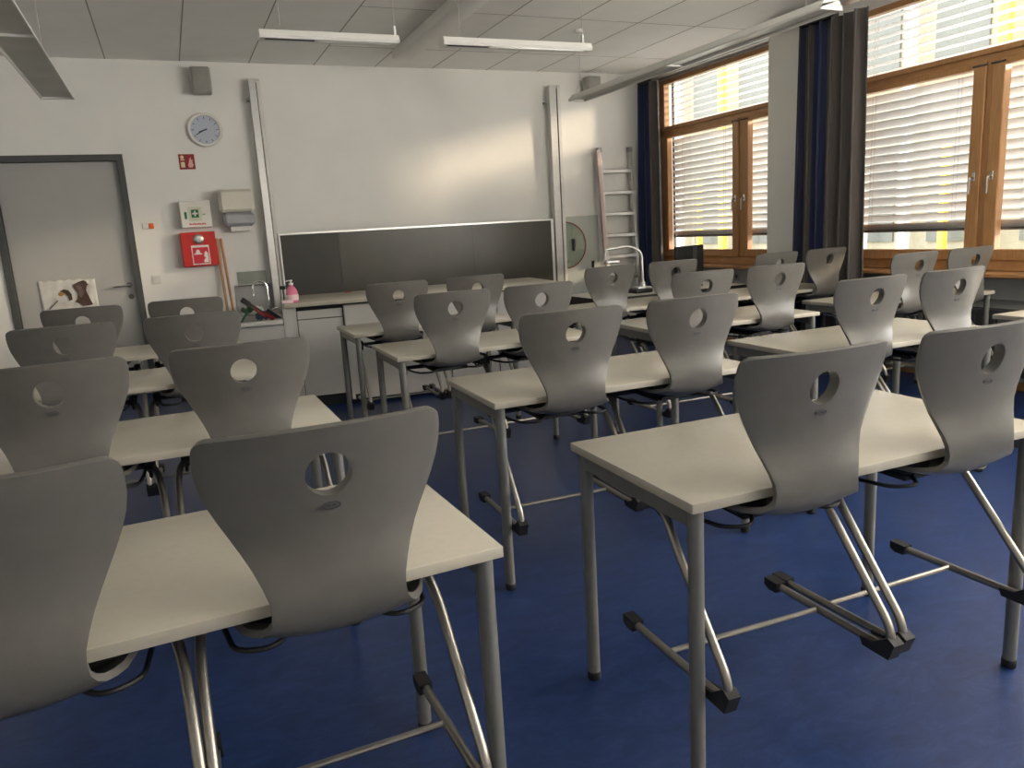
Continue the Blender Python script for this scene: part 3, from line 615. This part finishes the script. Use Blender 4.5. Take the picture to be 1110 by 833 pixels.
b = B(); lathe(b, [(.012, .11), (.026, .125), (.030, .155), (.014, .165)], 16); bx(b, -.055, -.005, -.02, .02, .09, .125, bev=.008, seg=2); obj('head', b, mat('dark_green', (.02, .06, .02), .5), t)
b = B(); g = [[b.verts.new((-.06 + .12 * i / 8, -.04 + .08 * j / 8, .03 * math.exp(-((i - 4) ** 2 + (j - 4) ** 2) / 9) + .010 * math.sin(i * 1.7 + j * 2.3))) for j in range(9)] for i in range(9)]
for i in range(8):
    for j in range(8): b.faces.new((g[i][j], g[i + 1][j], g[i + 1][j + 1], g[i][j + 1]))
o = obj('cleaning_cloth', b, SIGNW); md = o.modifiers.new('t', 'SOLIDIFY'); md.thickness = .006; o.rotation_euler = (math.radians(38), 0, .2); o.location = at_bench(-.26, .52, .825); tag(o, 'small white crumpled cloth behind the brushes in the sink', 'cloth')
b = B(); g = [[b.verts.new((-.07 + .14 * i / 10, -.05 + .1 * j / 8, .05 * math.exp(-((i - 5) ** 2 + (j - 4) ** 2) / 12) + .012 * math.sin(i * 2.1 + j * 1.3))) for j in range(9)] for i in range(11)]
for i in range(10):
    for j in range(8): b.faces.new((g[i][j], g[i + 1][j], g[i + 1][j + 1], g[i][j + 1]))
o = obj('cleaning_cloth', b, BLUEC); md = o.modifiers.new('t', 'SOLIDIFY'); md.thickness = .006; o.location = at_bench(-.22, .565, .785); tag(o, 'crumpled blue grey cleaning cloth behind brushes on sink edge', 'cloth')
o.rotation_euler = (math.radians(30), 0, 0)
o.location = at_bench(-.19, .30, .785)

# ------------------------------------------------------------------ desks
TB, TT = .735, .76
def make_desk():
    t = thing('school_desk', '', 'desk', (0, 0, 0), 0, 'white-topped two-seat desks')
    b = B(); bx(b, 0, 1.2, 0, .6, TB, TT, bev=.0035, seg=2)
    for f in b.faces:
        if abs(f.normal.z) < .5: f.material_index = 1
    obj('tabletop', b, [TOP, TOPE], t)
    for x in (.032, 1.168):
        for y in (.034, .566):
            b = B(); tube(b, [(x, y, .02), (x, y, TB)], .019, 16); lg = obj('leg', b, LEGM, t)
            b = B(); lathe(b, [(.019, 0), (.021, .004), (.021, .022), (.0195, .026)], 16, (x, y, 0)); obj('foot', b, BLACK, lg)
    for x in (.032, 1.168):
        b = B(); bx(b, x - .012, x + .012, .05, .55, TB - .05, TB - .0005, bev=.002); obj('side_rail', b, LEGM, t)
    b = B(); bx(b, .05, 1.15, .554, .578, TB - .05, TB - .0005, bev=.002); obj('back_rail', b, LEGM, t)
    return t
desk0 = make_desk()
colN = {'L': 'leftmost desk column', 'M': 'second desk column', 'R': 'third desk column', 'W': 'window-side desk column'}
rowN = {1: 'nearest', 2: 'second', 3: 'third', 4: 'front'}
desks = {('L', 1): (-.66, 1.307, .028), ('L', 2): (-.72, 2.575, .004), ('L', 3): (-.80, 3.905, 0), ('L', 4): (-.83, 5.11, 0),
         ('M', 1): (.993, 1.323, -.022), ('M', 2): (1.022, 2.537, -.028), ('M', 3): (1.02, 3.85, -.02), ('M', 4): (1.05, 5.02, -.01),
         ('R', 2): (2.555, 2.515, -.02), ('R', 3): (2.515, 3.67, -.045), ('R', 4): (2.62, 4.82, 0),
         ('W', 2): (4.17, 2.21, 0), ('W', 3): (4.11, 3.58, -.01), ('W', 4): (3.97, 4.72, .03)}
first = True
for (c_, r_), (x, y, a) in desks.items():
    lab = 'white-topped two-seat desk, %s row of the %s' % (rowN[r_], colN[c_])
    if first: desk0.location = (x, y, 0); desk0.rotation_euler = (0, 0, a); desk0['label'] = lab; first = False
    else: dup(desk0, (x, y, 0), a, lab)

# ------------------------------------------------------------------ chairs, hung on the desks
ZB = .245
def make_chair():
    t = thing('school_chair', '', 'chair', (0, 0, ZB), 0, 'grey shell chairs hung on the desks')
    off = (0, 0, ZB)
    # profile (distance along path): y, z, half width
    prof = [(-.0800, 1.078, .190), (-.0797, 1.077, .198), (-.079, 1.0745, .204), (-.078, 1.070, .2085), (-.076, 1.062, .2115), (-.072, 1.045, .2135), (-.064, 1.015, .2125), (-.056, .985, .207), (-.049, .955, .197), (-.043, .925, .184),
            (-.039, .895, .1695), (-.038, .865, .155), (-.040, .835, .141), (-.045, .805, .1295), (-.048, .780, .122), (-.048, .757, .1195), (-.045, .736, .122), (-.038, .716, .129), (-.026, .698, .140), (-.006, .682, .154), (.022, .672, .168),
            (.06, .668, .181), (.10, .667, .190), (.15, .667, .197), (.20, .667, .20), (.25, .668, .20), (.30, .669, .196), (.34, .667, .186), (.37, .662, .172), (.385, .656, .150)]
    b = B(); NU = 24; rows = []
    for k, (y, z, hw) in enumerate(prof):
        row = []; back = max(0, min(1, (z - .74) / .12))
        for i in range(NU + 1):
            u = -1 + 2 * i / NU; x = hw * u
            cy = y + .045 * back * (x / .21) ** 2          # edges wrap forward round the sitter
            cz = z + (.004 * (1 - u * u) if k < 6 else 0) + (.042 * (x / .2) ** 2 * max(0, min(1, (.735 - z) / .055)) if k > 13 else 0)
            row.append(b.verts.new((x, cy, cz)))
        rows.append(row)
    for a, c in zip(rows, rows[1:]):
        for i in range(NU): b.faces.new((a[i], a[i + 1], c[i + 1], c[i]))
    o = obj('seat_shell', b, SHELL, t, off, recalc=False)
    top_p = min(o.data.polygons, key=lambda p_: abs(p_.center.z - (.95 - ZB)) + abs(p_.center.x))
    if top_p.normal.y > 0: o.data.flip_normals()
    vg = o.vertex_groups.new(name='thick')
    for v in o.data.vertices:
        k = v.index // (NU + 1); i = v.index % (NU + 1); u = abs(-1 + 2 * i / NU); q = (1 - u ** 3) * min(1, k / 8)
        vg.add([v.index], .40 + .60 * q if k < 14 else .42, 'REPLACE')
    m1 = o.modifiers.new('s', 'SOLIDIFY'); m1.thickness = .032; m1.offset = -1; m1.vertex_group = 'thick'
    cb = B(); lathe(cb, [(.0405, -.2), (.0405, .1)], 40, (0, 0, .995), 'Y'); cut = obj('cutter', cb, SHELL)
    m2 = o.modifiers.new('b', 'BOOLEAN'); m2.object = cut; m2.operation = 'DIFFERENCE'; m2.solver = 'EXACT'
    m3 = o.modifiers.new('v', 'BEVEL'); m3.width = .006; m3.segments = 3; m3.limit_method = 'ANGLE'; m3.angle_limit = math.radians(50)
    bpy.context.view_layer.update()
    dg = bpy.context.evaluated_depsgraph_get(); me = bpy.data.meshes.new_from_object(o.evaluated_get(dg)); o.modifiers.clear(); o.data = me; me.name = 'seat_shell'
    for p_ in me.polygons: p_.use_smooth = True
    me.set_sharp_from_angle(angle=math.radians(60))
    bpy.data.objects.remove(cut)
    # small emblem under the hole
    b = B(); pl = [(.016 * math.cos(a), .935 + .0062 * math.sin(a)) for a in [2 * PI * k / 24 for k in range(24)]]
    tube(b, [(x, -.0468, z) for x, z in pl + pl[:1]], .0010, 5, cap=False); bx(b, -.009, -.001, -.0475, -.045, .9335, .9365); bx(b, .001, .009, -.0475, -.045, .9335, .9365)
    obj('emblem', b, SHELLSEAM, t, off, False)
    for s in (-1, 1):
        X = .252 * s
        pts = smooth_path([(X * .86, .32, .638), (X * .95, .235, .638), (X * .985, .18, .58), (X, -.036, .330), (X, -.048, .266), (X, .02, .262), (X, .40, .256)], .035, 6)
        b = B(); tube(b, pts, .0115, 12); lg = obj('leg', b, STEEL, t, off)
        b = B(); prism(b, [(-.068, .292), (-.05, .262 - .017), (.035, .262 - .017), (.045, .262 + .004), (.0, .262 + .010), (-.045, .305)], X - .017, X + .017, 'X'); obj('heel_cap', b, BLACK, lg, off)
        b = B(); prism(b, [(.375, .240), (.41, .2385), (.428, .248), (.428, .272), (.37, .271)], X - .017, X + .017, 'X'); obj('toe_cap', b, BLACK, lg, off)
        b = B(); lathe(b, [(.0, -.03), (.017, -.028), (.019, 0), (.017, .028), (.0, .03)], 12, (X * .86, .325, .638), 'Y'); bx(b, X * .86 - .016, X * .86 + .016, .29, .36, .638, .670, bev=.004); obj('swing_joint', b, BLACK, lg, off)
    b = B(); tube(b, [(-.252, .215, .259), (.252, .215, .259)], .008, 10); obj('crossbar', b, STEEL, t, off)
    # black carrier under the seat
    b = B(); bx(b, -.10, .10, .10, .36, .640, .660, bev=.004); bx(b, -.215, .215, .31, .345, .634, .652, bev=.004); bx(b, -.03, .03, .3, .40, .640, .656); obj('seat_carrier', b, BLACK, t, off)
    b = B()
    tube(b, smooth_path([(-.20, .36, .645), (-.20, .22, .642), (-.185, .07, .650), (-.12, .04, .652), (-.06, .12, .652)], .05, 5), .0055, 8); tube(b, smooth_path([(.20, .36, .645), (.20, .22, .642), (.185, .07, .650), (.12, .04, .652), (.06, .12, .652)], .05, 5), .0055, 8)
    obj('support_wire', b, BLACK, t, off)
    for s in (-1, 1):
        b = B(); bx(b, s * .11 - .045, s * .11 + .045, .05, .13, .682, TB + .0002, bev=.006); obj('hanging_pad', b, BLACK, t, off)
    for s in (-1, 1):
        b = B()
        for dx in (-.012, .012): tube(b, smooth_path([(s * .217 + dx, .34, .648), (s * .222 + dx, .50, .652), (s * .222 + dx, .575, .676)], .03, 4), .0042, 6)
        tube(b, [(s * .222 - .016, .575, .676), (s * .222 + .016, .575, .676)], .0042, 6); obj('hanging_rod', b, CHROME, t, off)
        b = B(); tube(b, smooth_path([(s * .217, .33, .64), (s * .217, .30, .612), (s * .217, .25, .618), (s * .217, .245, .65)], .02, 4), .006, 8); obj('hanging_hook', b, BLACK, t, off)
    return t
chair0 = make_chair(); first = True
chairs = {('L', 1): [-.33, .192], ('L', 2): [-.377, .163], ('L', 3): [-.483, .056], ('L', 4): [-.512, .05], ('M', 1): [1.307, 1.859], ('M', 2): [1.333, 1.877],
          ('M', 3): [1.332, 1.834], ('M', 4): [1.358, 1.919], ('R', 2): [2.848, 3.37], ('R', 3): [2.813, 3.34], ('R', 4): [2.889, 3.441], ('W', 3): [4.46, 5.0], ('W', 4): [4.36, 4.90]}
for (c_, r_), xs in chairs.items():
    dx, dy, da = desks[(c_, r_)]
    for i, x in enumerate(xs):
        lab = 'grey shell chair hung on %s half of %s desk in the %s' % (('left', 'right')[i], rowN[r_], colN[c_])
        y = dy + (x - dx) * math.tan(da); rz = da + random.uniform(-.03, .03)
        if first: chair0.location = (x + .008, y, ZB); chair0.rotation_euler = (0, 0, rz); chair0['label'] = lab; first = False
        else: dup(chair0, (x + .008, y, ZB), rz, lab)

# ------------------------------------------------------------------ teacher's table, visualiser, monitor
t = thing('teacher_table', 'dark-framed table by front corner carrying document camera and monitor', 'table', (3.27, 5.60, 0))
b = B(); bx(b, 0, 1.6, 0, .68, .73, .757, bev=.003); obj('tabletop', b, mat('table_grey', (.50, .49, .44), .35), t)
b = B(); bx(b, -.004, 0, 0, .68, .728, .758); bx(b, .0, 1.6, -.004, 0, .728, .758); obj('edge_band', b, BLACK, t, (0, 0, 0), False)
for x in (.05, 1.55):
    for y in (.05, .63):
        b = B(); bx(b, x - .02, x + .02, y - .02, y + .02, 0, .73, bev=.003); obj('leg', b, BLACK, t)
b = B(); bx(b, .06, 1.54, .04, .06, .66, .73); bx(b, .04, .06, .06, .62, .66, .73); obj('apron', b, BLACK, t)
t = thing('document_camera', 'silver document camera with bent arm on teacher table', 'document camera', (3.83, 5.83, .757)); 
b = B(); bx(b, -.09, .09, -.07, .09, 0, .035, bev=.01, seg=2); obj('base', b, BLACK, t)
b = B(); bx(b, -.06, .085, -.06, .08, .034, .055, bev=.008, seg=2); lathe(b, [(.03, .05), (.028, .08), (.018, .10)], 16, (.03, 0, 0)); obj('hub', b, ALU, t)
b = B(); tube(b, smooth_path([(.03, 0, .08), (.035, .02, .36), (-.08, .03, .42), (-.33, .03, .40)], .10, 8), .013, 12); obj('arm', b, ALU, t)
b = B(); tube(b, [(-.33, .03, .41), (-.335, .03, .31)], .018, 10); bx(b, -.34, -.20, .0, .06, .275, .31, bev=.01); obj('camera_head', b, ALU, t)
b = B(); bx(b, -.345, -.32, .015, .045, .355, .395, bev=.004); obj('joint_cap', b, BLACK, t)
t = thing('monitor', 'black computer monitor on teacher table seen against far window', 'monitor', (4.42, 5.90, .757)); t.rotation_euler = (0, 0, .35)
b = B(); bx(b, -.22, .22, -.02, .02, .10, .38, bev=.006); obj('screen_housing', b, BLACK, t)
b = B(); bx(b, -.10, .10, .018, .055, .14, .32, bev=.01); obj('back_bulge', b, DARKG, t)
b = B(); bx(b, .04, .10, -.023, -.0195, .10, .38); obj('side_strip', b, DARKG, t, (0, 0, 0), False)
b = B(); bx(b, -.03, .03, .0, .03, .02, .14); bx(b, -.11, .11, -.08, .09, 0, .018, bev=.005); obj('stand', b, BLACK, t)
